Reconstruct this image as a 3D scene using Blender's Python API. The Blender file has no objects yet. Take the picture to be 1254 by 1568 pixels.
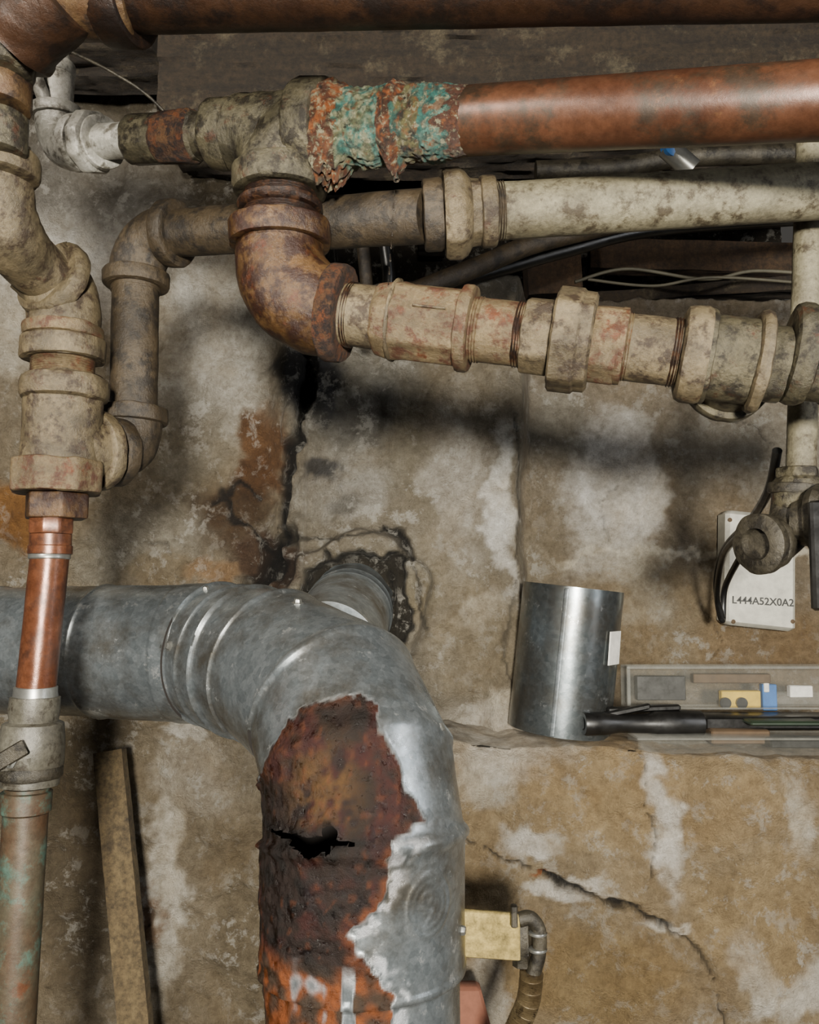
import bpy, math, random
from mathutils import Vector, noise
random.seed(4)
F=1306.0; CX=627.0; CZ=784.0
PT=math.radians(5); cp=math.cos(PT); sp=math.sin(PT)
CAM=Vector((0,0,1.6))
sc=bpy.context.scene
def W(u,v,d):
    """image pixel (u,v) at camera depth d -> world metres"""
    xc=(u-CX)/F*d; zc=(CZ-v)/F*d
    return CAM+Vector((xc,d*cp-zc*sp,d*sp+zc*cp))
def onwall(u,v,y):
    xc=(u-CX)/F; zc=(CZ-v)/F
    s=y/(cp-zc*sp)
    return (xc*s, 1.6+(sp+zc*cp)*s)
def hexc(h):
    c=[int(h[i:i+2],16)/255 for i in (0,2,4)]
    return tuple((x/12.92 if x<=.04045 else ((x+.055)/1.055)**2.4) for x in c)
def lerp(a,b,t): return a+(b-a)*t
def mix3(a,b,t): return tuple(a[i]+(b[i]-a[i])*t for i in range(3))
def sst(a,b,x):
    t=max(0,min(1,(x-a)/(b-a))); return t*t*(3-2*t)
def nz(x,y,z=0.0): return noise.noise(Vector((x,y,z)))
def fr(x,y,z,o=4): return noise.fractal(Vector((x,y,z)),1.0,2.0,o)

# ---------------------------------------------------------------- materials
def newmat(name):
    m=bpy.data.materials.new(name); m.use_nodes=True
    nt=m.node_tree; b=nt.nodes['Principled BSDF']; return m,nt,b
def noi(nt,vec,scale,detail=6,rough=.6,dist=0):
    n=nt.nodes.new('ShaderNodeTexNoise'); n.inputs['Scale'].default_value=scale
    n.inputs['Detail'].default_value=detail; n.inputs['Roughness'].default_value=rough; n.inputs['Distortion'].default_value=dist
    nt.links.new(vec,n.inputs['Vector']); return n.outputs['Fac']
def ramp(nt,fac,a,b,ca=(0,0,0),cb=(1,1,1)):
    r=nt.nodes.new('ShaderNodeValToRGB'); r.color_ramp.elements[0].position=a; r.color_ramp.elements[1].position=b
    r.color_ramp.elements[0].color=(*ca,1); r.color_ramp.elements[1].color=(*cb,1)
    nt.links.new(fac,r.inputs[0]); return r.outputs[0]
def mixc(nt,fac,a,b,mode='MIX'):
    m=nt.nodes.new('ShaderNodeMix'); m.data_type='RGBA'; m.blend_type=mode
    for s,x in ((m.inputs[0],fac),(m.inputs[6],a),(m.inputs[7],b)):
        if isinstance(x,(int,float)): s.default_value=x
        elif isinstance(x,tuple): s.default_value=(*x[:3],1)
        else: nt.links.new(x,s)
    return m.outputs[2]
def mth(nt,op,a,b):
    m=nt.nodes.new('ShaderNodeMath'); m.operation=op
    for s,x in ((m.inputs[0],a),(m.inputs[1],b)):
        if isinstance(x,(int,float)): s.default_value=x
        else: nt.links.new(x,s)
    return m.outputs[0]
def bump(nt,b,h,strength,dist=.002):
    n=nt.nodes.new('ShaderNodeBump'); n.inputs['Strength'].default_value=strength; n.inputs['Distance'].default_value=dist
    nt.links.new(h,n.inputs['Height']); nt.links.new(n.outputs[0],b.inputs['Normal'])
def surf(name,c1,c2,c3=None,amt=.62,metal=0.,rough=.6,bs=.5,scale=30,bd=.002,spec=.5,c4=None,amt4=.66):
    m,nt,b=newmat(name)
    tc=nt.nodes.new('ShaderNodeTexCoord').outputs['Object']
    n1=noi(nt,tc,scale,6,.6,.6); n2=noi(nt,tc,scale*2.3,9,.72); n3=noi(nt,tc,scale*9,8,.75); n5=noi(nt,tc,scale*.5,5,.6)
    col=mixc(nt,ramp(nt,n1,.38,.62),hexc(c1),hexc(c2))
    if c3: col=mixc(nt,ramp(nt,n2,amt-.06,amt+.05),col,hexc(c3))
    if c4: col=mixc(nt,ramp(nt,noi(nt,tc,scale*1.37,9,.75),amt4-.04,amt4+.04),col,hexc(c4))
    col=mixc(nt,1.0,col,ramp(nt,n3,.25,.75,(.45,.43,.40),(1.25,1.22,1.18)),'MULTIPLY')
    col=mixc(nt,1.0,col,ramp(nt,n5,.3,.7,(.66,.63,.58),(1.1,1.1,1.1)),'MULTIPLY')
    nt.links.new(col,b.inputs['Base Color'])
    b.inputs['Metallic'].default_value=metal
    nt.links.new(ramp(nt,n2,.2,.8,(max(0,rough-.15),)*3,(min(1,rough+.15),)*3),b.inputs['Roughness'])
    b.inputs['Specular IOR Level'].default_value=spec
    bump(nt,b,mixc(nt,.5,n2,n3),bs,bd)
    return m
M_TAN =surf('paint_tan_dusty','524a39','6c614a','34281a',.55,0,.5,.8,28,.003,.5,'402716',.63)
M_TANR=surf('paint_tan_rusting','554a36','6d5f45','482a18',.54,0,.5,.9,30,.003,.5,'593016',.61)
M_GREY=surf('malleable_iron_grey','454236','5f5a48','28241c',.53,.35,.42,.8,30,.003,.5,'4a3020',.61)
M_SILV=surf('painted_silver','8d8e89','aeaea9','54514a',.58,.3,.35,.6,30,.002,.6)
M_DTAN=surf('paint_old_brown','332b1f','443a2b','1f1911',.54,0,.5,.8,22,.003,.5)
M_WHITE=surf('paint_offwhite_pipe','686454','807c68','403829',.56,0,.5,.8,24,.0025,.4,'423a28',.63)
M_RUSTE=surf('rust_brown_elbow','422e17','574128','28140a',.50,.1,.36,.9,24,.0025,.5,'4a250f',.60)
M_RUST =surf('rust_flaky','402616','543a20','1d0e08',.5,0,.6,1.,60,.004,.4,'5c3212',.56)
M_THR =surf('thread_dark','30201a','1c1512','4a301c',.55,.3,.4,.7,60)
M_COP =surf('copper_aged','462c1f','5a3c2b','362a20',.55,.30,.38,.4,9,.001,.5,'66482e',.66)
M_COPN=surf('copper_bright','5e3725','754c37','50352a',.55,.40,.30,.3,14,.001,.5,'80604c',.66)
M_COPG=surf('copper_verdigris','4c3a2b','4a483c','465e56',.57,.2,.5,.5,14,.001,.5,'583824',.60)
M_COPD=surf('copper_dark_red','2a1a10','382518','1a0f09',.52,.3,.42,.8,12,.002,.5,'343a2e',.66)
M_BRONZ=surf('bronze_dirty','4a3420','5b4830','2a1d13',.55,.3,.5,.7,30,.002)
M_BLK =surf('black_plastic','101010','191919',None,.6,0,.35,.2,30,.0005)
M_DIRON=surf('dark_iron_valve','36332b','48443a','1f1c16',.55,.3,.42,.8,30,.002)
M_GREYV=surf('grey_ball_valve','504f49','63625a','342f26',.58,.2,.45,.6,30,.001)
M_FLEX=surf('flex_conduit','5c4e38','776a50','33291c',.58,.5,.4,.4,40,.001)
def wood(name,c1,c2,c3,sx=(3,40,40),bs=.8,th=.5):
    m,nt,b=newmat(name)
    tc=nt.nodes.new('ShaderNodeTexCoord').outputs['Object']
    mp=nt.nodes.new('ShaderNodeMapping'); mp.inputs['Scale'].default_value=sx; nt.links.new(tc,mp.inputs[0])
    g=noi(nt,mp.outputs[0],1.0,8,.7); n2=noi(nt,tc,14,10,.75); n3=noi(nt,tc,120,8,.75)
    col=mixc(nt,ramp(nt,g,.35,.65),hexc(c1),hexc(c2)); col=mixc(nt,ramp(nt,n2,th,th+.14),col,hexc(c3))
    col=mixc(nt,1.0,col,ramp(nt,n3,.35,.65,(.4,.4,.4),(1.4,1.4,1.4)),'MULTIPLY')
    nt.links.new(col,b.inputs['Base Color']); b.inputs['Roughness'].default_value=.9
    h=mixc(nt,.5,g,n2); h=mixc(nt,.4,h,n3)
    bump(nt,b,h,bs,.012); return m
M_BEAM=wood('old_beam_wood','1a130b','2c2215','484030',th=.53)
M_JOIST=wood('old_joist_wood','120c07','1d140c','2a2216',(40,3,40))
M_POST=wood('post_wood','2c1f13','42301d','241910',(40,40,3))
M_STICK=wood('stick_wood','4a3d28','574a32','382e1e',(60,60,4),.3)
M_TANW=wood('paint_stir_wood','857340','93824c','706235',(8,60,60),.15)

def galv_mat(name,attr=False,metal=.8,rough=.34,c=('7f878b','979ea2')):
    m,nt,b=newmat(name)
    tc=nt.nodes.new('ShaderNodeTexCoord').outputs['Object']
    vo=nt.nodes.new('ShaderNodeTexVoronoi'); vo.inputs['Scale'].default_value=150; nt.links.new(tc,vo.inputs['Vector'])
    sep=nt.nodes.new('ShaderNodeSeparateColor'); nt.links.new(vo.outputs['Color'],sep.inputs[0])
    n1=noi(nt,tc,12,8,.65); n2=noi(nt,tc,90,8,.7); n3=noi(nt,tc,35,9,.78)
    col=mixc(nt,sep.outputs[0],hexc(c[0]),hexc(c[1]))
    col=mixc(nt,ramp(nt,n1,.46,.66),col,hexc('64615a'))
    col=mixc(nt,ramp(nt,n3,.60,.64),col,hexc('b0b3b3'))
    col=mixc(nt,ramp(nt,n3,.30,.38,(1,1,1),(0,0,0)),col,hexc('57544b'))
    col=mixc(nt,1.0,col,ramp(nt,noi(nt,tc,300,6,.7),.3,.7,(.78,.78,.78),(1.15,1.15,1.15)),'MULTIPLY')
    bm=mixc(nt,.5,n1,n2)
    if attr:
        a=nt.nodes.new('ShaderNodeAttribute'); a.attribute_name='rust'
        cc=nt.nodes.new('ShaderNodeAttribute'); cc.attribute_name='Col'
        rc=mixc(nt,1.0,cc.outputs['Color'],ramp(nt,n2,.32,.70,(.3,.28,.28),(1.3,1.2,1.2)),'MULTIPLY')
        col=mixc(nt,a.outputs['Fac'],col,rc)
        ge=nt.nodes.new('ShaderNodeNewGeometry')   # sooty inner face, coloured near-black so the torn hole looks unlit
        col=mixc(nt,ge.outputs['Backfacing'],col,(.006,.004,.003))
        met=ramp(nt,a.outputs['Fac'],0,1,(.82,)*3,(.0,)*3)
        nt.links.new(mixc(nt,ge.outputs['Backfacing'],met,(0.,0.,0.)),b.inputs['Metallic'])
        rr=mixc(nt,a.outputs['Fac'],ramp(nt,n3,.35,.65,(.22,)*3,(.40,)*3),ramp(nt,n2,.38,.54,(.12,)*3,(.7,)*3))
        rr=mixc(nt,ge.outputs['Backfacing'],rr,(1.,1.,1.))
        nt.links.new(rr,b.inputs['Roughness'])
        nt.links.new(ramp(nt,a.outputs['Fac'],0,1,(.5,)*3,(.3,)*3),b.inputs['Specular IOR Level'])
        st=nt.nodes.new('ShaderNodeBump'); st.inputs['Distance'].default_value=.005
        nt.links.new(mixc(nt,.5,n3,n2),st.inputs['Height'])
        mr=nt.nodes.new('ShaderNodeMapRange'); mr.inputs['To Min'].default_value=.05; mr.inputs['To Max'].default_value=1.
        nt.links.new(a.outputs['Fac'],mr.inputs['Value']); nt.links.new(mr.outputs[0],st.inputs['Strength'])
        nt.links.new(st.outputs[0],b.inputs['Normal'])
    else:
        b.inputs['Metallic'].default_value=metal; b.inputs['Roughness'].default_value=rough
        bump(nt,b,bm,.12,.001)
    nt.links.new(col,b.inputs['Base Color']); return m
M_GALV=galv_mat('galvanised_sheet'); M_DUCT=galv_mat('galvanised_rusting',True)
M_GALVN=galv_mat('galvanised_new',False,.88,.27,('62696b','7a8082'))
def crust_mat():
    m,nt,b=newmat('corrosion_crust')
    tc=nt.nodes.new('ShaderNodeTexCoord').outputs['Object']
    c=nt.nodes.new('ShaderNodeAttribute'); c.attribute_name='Col'
    n=noi(nt,tc,260,10,.8); n2=noi(nt,tc,110,8,.75); n6=noi(nt,tc,150,8,.75,.4)
    col=mixc(nt,ramp(nt,n6,.53,.60),c.outputs['Color'],hexc('8a876c'))
    col=mixc(nt,ramp(nt,n2,.55,.63),col,hexc('6a3c18'))
    col=mixc(nt,ramp(nt,n2,.36,.43,(1,1,1),(0,0,0)),col,hexc('1f1810'))
    nt.links.new(mixc(nt,1.0,col,ramp(nt,n,.35,.65,(.3,)*3,(1.2,)*3),'MULTIPLY'),b.inputs['Base Color'])
    b.inputs['Roughness'].default_value=.5; bump(nt,b,mixc(nt,.5,n,n2),1.,.006); return m
M_CRUST=crust_mat()
def plaster():
    m,nt,b=newmat('old_plaster')
    tc=nt.nodes.new('ShaderNodeTexCoord').outputs['Object']
    c=nt.nodes.new('ShaderNodeAttribute'); c.attribute_name='Col'
    n1=noi(nt,tc,17,12,.72,.4); n2=noi(nt,tc,80,10,.78); n3=noi(nt,tc,330,6,.75); n4=noi(nt,tc,6,8,.65,.5); n5=noi(nt,tc,30,14,.76)
    col=mixc(nt,1.0,c.outputs['Color'],ramp(nt,n2,.34,.66,(.64,.61,.57),(1.22,1.22,1.22)),'MULTIPLY')  # dark grain painted in as relief shade that the bump barely shows
    col=mixc(nt,1.0,col,ramp(nt,n1,.35,.65,(.76,.73,.69),(1.14,1.14,1.14)),'MULTIPLY')
    col=mixc(nt,ramp(nt,n4,.46,.68),col,mixc(nt,1.0,col,(.84,.77,.66),'MULTIPLY'))
    w=mth(nt,'MULTIPLY',ramp(nt,n5,.53,.59),ramp(nt,n4,.40,.55,(1,1,1),(0.3,.3,.3)))
    col=mixc(nt,mth(nt,'MULTIPLY',w,.55),col,hexc('c2beb4'))
    col=mixc(nt,ramp(nt,n3,.58,.70),col,mixc(nt,.5,col,hexc('2b2418')))
    nt.links.new(col,b.inputs['Base Color']); b.inputs['Roughness'].default_value=.75
    b.inputs['Specular IOR Level'].default_value=.35
    h=mixc(nt,.45,n5,n2); h=mixc(nt,.35,h,n3)
    bump(nt,b,h,1.,.024); return m
M_PLAST=plaster()
def simple(name,h,rough=.5,metal=0,trans=0,alpha=1):
    m,nt,b=newmat(name)
    tc=nt.nodes.new('ShaderNodeTexCoord').outputs['Object']
    n=noi(nt,tc,60,8,.7)
    nt.links.new(mixc(nt,1.0,hexc(h),ramp(nt,n,.3,.7,(.7,)*3,(1.1,)*3),'MULTIPLY'),b.inputs['Base Color'])
    b.inputs['Roughness'].default_value=rough; b.inputs['Metallic'].default_value=metal
    b.inputs['Transmission Weight'].default_value=trans; b.inputs['Alpha'].default_value=alpha; return m
M_WATER=simple('water','ffffff',.02,0,1.)
M_CLEAR=simple('clear_plastic','a0a098',.06,0,.0,.10)
M_CLEARE=simple('clear_plastic_rim','a0a098',.06,0,.0,.30)
M_LABEL=simple('white_label','d5d2ca',.5)
M_PLATE=simple('painted_white_plate','b5b2a5',.45)
M_YEL=simple('yellow_plastic','b89a35',.4); M_BLUE=simple('blue_plastic','2b5f9a',.4)
M_INK=simple('ink','2a2a28',.6); M_TERRA=simple('terracotta','744836',.85)
M_CARD=simple('brown_card','4b3a26',.8); M_GREEN=simple('green_plastic','1f2c1e',.5)
M_CABLE=simple('cable_pale','4e4a3c',.6); M_BRT=simple('bare_metal','8f8f8a',.35,.8)

# ---------------------------------------------------------------- mesh builder
V=Vector
class MB:
    def __init__(s): s.v=[];s.f=[];s.m=[];s.mats=[]
    def mi(s,m):
        if m not in s.mats: s.mats.append(m)
        return s.mats.index(m)
    def rings(s,rl,mat,cap=True):
        k=s.mi(mat); st=[]
        for ring in rl:
            st.append(len(s.v)); s.v+=ring
        n=len(rl[0])
        for a,b in zip(st[:-1],st[1:]):
            for i in range(n):
                j=(i+1)%n; s.f.append((a+i,a+j,b+j,b+i)); s.m.append(k)
        if cap:
            s.f.append(tuple(range(st[0]+n-1,st[0]-1,-1))); s.m.append(k)
            s.f.append(tuple(range(st[-1],st[-1]+n))); s.m.append(k)
    def box(s,c,ax,ay,az,mat,bev=0):
        lx,ly,lz=ax.length,ay.length,az.length; b=bev
        def ring(z,ins):
            X=1-ins/lx; Y=1-ins/ly; bx=b/lx; by=b/ly
            p=[(X,Y-by),(X-bx,Y),(-X+bx,Y),(-X,Y-by),(-X,-Y+by),(-X+bx,-Y),(X-bx,-Y),(X,-Y+by)]
            return [c+ax*a+ay*q+az*z for a,q in p]
        s.rings([ring(-1,b),ring(-1+b/lz,0),ring(1-b/lz,0),ring(1,b)],mat)
def frame(d):
    d=d.normalized(); up=Vector((0,0,1)) if abs(d.z)<.9 else Vector((0,-1,0))
    x=d.cross(up).normalized(); y=x.cross(d).normalized(); return x,y
def ringpts(c,x,y,r,seg,sides=0,rot=0):
    o=[]
    for i in range(seg):
        a=2*math.pi*i/seg; rr=r
        if sides:
            p=2*math.pi/sides; b=((a+rot)%p)-p/2
            rr=min(r*math.cos(p/2)/math.cos(b), r*.985)
        o.append(c+x*(math.cos(a)*rr)+y*(math.sin(a)*rr))
    return o
def lathe(mb,p0,d,prof,mat,seg=72,sides=0,rot=0,cap=True):
    d=d.normalized(); x,y=frame(d)
    mb.rings([ringpts(p0+d*t,x,y,r,seg,sides,rot) for t,r in prof],mat,cap)
def band(mb,p0,d,L,r,mat,sides=0,seg=72,rot=0,b=.0025,rin=None):
    rin=rin if rin is not None else r-.006
    lathe(mb,p0,d,[(0,rin),(0,r-b),(b*.3,r-b*.3),(b,r),(L-b,r),(L-b*.3,r-b*.3),(L,r-b),(L,rin)],mat,seg,sides,rot)
def threads(mb,p0,d,L,r,mat,pitch=.0023):
    n=max(2,int(L/pitch)); pr=[]
    for i in range(n):
        pr+=[(i*pitch,r-.0009),(i*pitch+pitch*.5,r+.0004)]
    lathe(mb,p0,d,pr,mat,64)
def crom(P,R,n):
    out=[];rr=[]
    for i in range(len(P)-1):
        a=P[max(0,i-1)];b=P[i];c=P[i+1];d=P[min(len(P)-1,i+2)]
        for k in range(n):
            t=k/n
            out.append(.5*((2*b)+(c-a)*t+(2*a-5*b+4*c-d)*t*t+(3*b-a-3*c+d)*t**3)); rr.append(lerp(R[i],R[i+1],t))
    out.append(P[-1]); rr.append(R[-1]); return out,rr
def sweep(mb,P,R,mat,seg=48,cap=True):
    n=len(P); T=[]
    for i in range(n):
        T.append((P[min(n-1,i+1)]-P[max(0,i-1)]).normalized())
    x,y=frame(T[0]); rl=[]
    for i in range(n):
        if i:
            x=(x-T[i]*x.dot(T[i])).normalized()
        y=T[i].cross(x).normalized()
        rl.append(ringpts(P[i],x,y,R[i],seg))
    mb.rings(rl,mat,cap)
def tube(mb,P,r,mat,seg=40,n=10):
    R=r if isinstance(r,list) else [r]*len(P)
    p,rr=crom(P,R,n); sweep(mb,p,rr,mat,seg)
def straight(mb,A,B,r,mat,r2=None,seg=64,n=24):
    r2=r if r2 is None else r2
    sweep(mb,[A.lerp(B,i/n) for i in range(n+1)],[lerp(r,r2,i/n) for i in range(n+1)],mat,seg)
def elbow(mb,A,K,B,r,mat,rc=0,Lc=.02,matc=None,q=.85,cA=True,cB=True,bulge=0):
    a=(A-K);b=(B-K);L=min(a.length,b.length)*q
    p0=K+a.normalized()*L; p1=K+b.normalized()*L
    P=[A.lerp(p0,i/4) for i in range(4)]; R=[r]*4
    for i in range(21):
        t=i/20; P.append(p0*(1-t)**2+K*2*t*(1-t)+p1*t*t); R.append(r+bulge*math.sin(t*math.pi))
    P+=[p1.lerp(B,i/4) for i in range(1,5)]; R+=[r]*4
    sweep(mb,P,R,mat,64)
    if rc:
        if cA: band(mb,A,-a,Lc,rc,matc or mat)
        if cB: band(mb,B,-b,Lc,rc,matc or mat)
def finish(name,mb,rough=.0004,rs=60,col=None,ang=38,parent=None,extra=None):
    me=bpy.data.meshes.new(name)
    me.from_pydata([tuple(v) for v in mb.v],[],mb.f)
    for m in mb.mats: me.materials.append(m)
    me.polygons.foreach_set('material_index',mb.m)
    me.polygons.foreach_set('use_smooth',[True]*len(mb.f)); me.update()
    me.validate()
    if rough:
        ns=[v.normal.copy() for v in me.vertices]
        for v,nn in zip(me.vertices,ns):
            v.co=v.co+nn*(rough*(fr(v.co.x*rs,v.co.y*rs,v.co.z*rs,3)))
    me.set_sharp_from_angle(angle=math.radians(ang))
    o=bpy.data.objects.new(name,me); sc.collection.objects.link(o)
    if parent: o.parent=parent
    return o

# ---------------------------------------------------------------- wall
def pdist(px,py,poly):
    best=9
    for (ax,ay),(bx,by) in zip(poly[:-1],poly[1:]):
        dx=bx-ax;dy=by-ay;L=dx*dx+dy*dy
        t=max(0,min(1,((px-ax)*dx+(py-ay)*dy)/L)) if L else 0
        d=math.hypot(px-ax-dx*t,py-ay-dy*t)
        if d<best: best=d
    return best
def yfor(u,v):
    if v>1130: return 1.14 if u>600 else 1.36
    return 1.42 if u>800 else (1.31 if u>450 else 1.36)
def pl(pts): return [onwall(u,v,yfor(u,v)) for u,v in pts]
# polyline, half width, depth, minimum width factor
cracks=[(pl([(474,530),(468,590),(462,625),(455,670),(442,700),(438,745),(436,790),(428,830),(415,885)]),.0052,.045,.6),
 (pl([(470,560),(463,600),(460,640)]),.007,.03,.4),
 (pl([(456,672),(446,690),(441,760)]),.006,.03,.4),
 (pl([(430,830),(415,875),(388,905)]),.014,.07,.5),
 (pl([(446,832),(480,818),(520,826),(560,815),(600,815),(628,840),(637,880),(640,925),(655,960)]),.0022,.008,.15),
 (pl([(585,812),(612,816),(634,855)]),.004,.03,.3),
 (pl([(596,880),(604,915),(598,930)]),.0035,.03,.3),
 (pl([(700,1282),(770,1310),(830,1330),(850,1345),(930,1372),(1010,1405),(1060,1440),(1085,1500),(1090,1560)]),.0014,.008,.1),
 (pl([(835,1338),(850,1346),(905,1362)]),.0026,.012,.2),
 (pl([(930,1368),(970,1385),(1015,1402)]),.0022,.012,.2),
 (pl([(985,1150),(984,1220),(998,1270),(990,1330)]),.0013,.006,.15),
 (pl([(340,745),(350,790),(385,810),(420,860)]),.003,.010,.15),
 (pl([(330,770),(365,735),(395,760)]),.0035,.010,.15),
 (pl([(230,830),(262,835),(268,850)]),.0015,.005,.15),
 (pl([(210,1380),(232,1400),(215,1440)]),.002,.006,.15),
 (pl([(1080,930),(1110,985),(1090,1010)]),.0015,.004,.15),
 (pl([(930,830),(920,770),(945,740)]),.001,.004,.15),
 (pl([(790,640),(800,760),(790,880),(770,1000),(790,1080)]),.0018,.006,.15),
 (pl([(1120,640),(1160,655),(1190,680)]),.0012,.004,.15)]
cb=[(min(p[0] for p in c)-.04,max(p[0] for p in c)+.04,min(p[1] for p in c)-.04,max(p[1] for p in c)+.04) for c,_,_,_ in cracks]
blobs=[(110,330,160,170,'dcdad4',1),(330,520,110,150,'b4b1a8',.85),(0,500,50,80,'c4beb0',.8),(150,250,120,60,'cbc8c1',.8),(310,470,60,60,'ccc9c0',.8),  # pale plaster, with bright light painted into these upper-left patches
(540,600,120,90,'7e7c74',.85),(530,740,90,60,'a5a29a',.85),(487,712,28,28,'2f3035',.85),(470,575,50,50,'2b2c32',.9),(500,620,30,30,'454649',.75),(560,640,40,40,'666460',.6),(520,770,30,20,'55534e',.6),(400,690,38,80,'664729',.95),(385,740,30,40,'56391d',.8),
(350,790,60,60,'443019',.9),(410,860,60,40,'432c1a',.9),(20,790,45,45,'885e28',.9),(230,830,110,60,'8f8b7f',.75),(280,715,40,50,'a09a8b',.75),(285,690,60,110,'6b6658',.5),(150,860,60,40,'8c897d',.7),(250,870,60,30,'7a6c52',.7),
(640,700,60,90,'7f7867',.7),(700,740,50,130,'b0aba1',.9),(772,790,20,130,'e0dfda',.95),(680,900,50,120,'968d7a',.6),(740,960,50,90,'8b816c',.7),(770,1070,30,25,'c2bcad',.9),(740,930,30,30,'bcb6a7',.7),(700,1020,50,50,'8f8673',.7),  # narrow palest patch is a highlight painted on the chimney breast edge
(940,735,70,95,'e0ded9',1),(990,760,30,60,'dedbd4',.9),(930,850,60,40,'cdc9bf',.8),(1070,849,250,7,'ddd8c9',.95),(1000,960,120,110,'9c8c6f',.7),(990,900,40,60,'c4beae',.7),(1180,1010,120,90,'927a56',.7),
(1150,680,130,90,'9e988b',.75),(560,920,100,70,'82785f',.8),(330,880,40,20,'957856',.8),(850,660,50,60,'928e82',.7),(820,960,60,200,'877c66',.6),
(780,1150,100,40,'c8c3b9',.9),(1000,1210,220,80,'a38c65',.65),(830,1285,50,22,'dcd9d2',.9),(740,1200,40,40,'c1bbad',.7),(1010,1250,22,95,'dcd9d2',.95),(870,1355,60,10,'dedad1',.9),
(1000,1392,40,10,'dedad1',.9),(1130,1480,26,60,'d1cdc3',.8),(1205,1490,45,35,'d6d2c8',.8),(1200,1250,26,60,'c9c4b7',.7),(735,1520,30,60,'d1cdc3',.8),
(900,1480,120,70,'957f56',.75),(850,1330,18,5,'9a5a2c',.9),(1150,1380,110,90,'a08960',.55),(920,1250,70,60,'a28f6c',.6),
(250,1340,30,170,'cfcabe',.95),(120,1300,70,200,'5a4f3c',.85),(228,1400,18,38,'76522a',.8),(300,1190,60,60,'aaa293',.8),(370,1450,40,120,'766b56',.7),(100,1180,80,60,'524835',.8),(285,1120,30,14,'d5d2ca',.8)]
BL=[]
for u,v,ru,rv,h,s in blobs:
    y=yfor(u,v); x,z=onwall(u,v,y); BL.append((x,z,ru*y/F,rv*y/F,hexc(h),s))
hx,hz=onwall(546,925,1.31)
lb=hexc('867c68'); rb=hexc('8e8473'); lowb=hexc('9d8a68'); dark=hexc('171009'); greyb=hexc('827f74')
rows=[]
for i in range(14): rows.append((1,i/14))
for i in range(150): rows.append((2,i/150))
for i in range(50): rows.append((3,i/50))
for i in range(230): rows.append((4,i/230))
for i in range(50): rows.append((5,i/50))
for i in range(60): rows.append((6,i/60))
NX=520; verts=[];cols=[]
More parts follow.
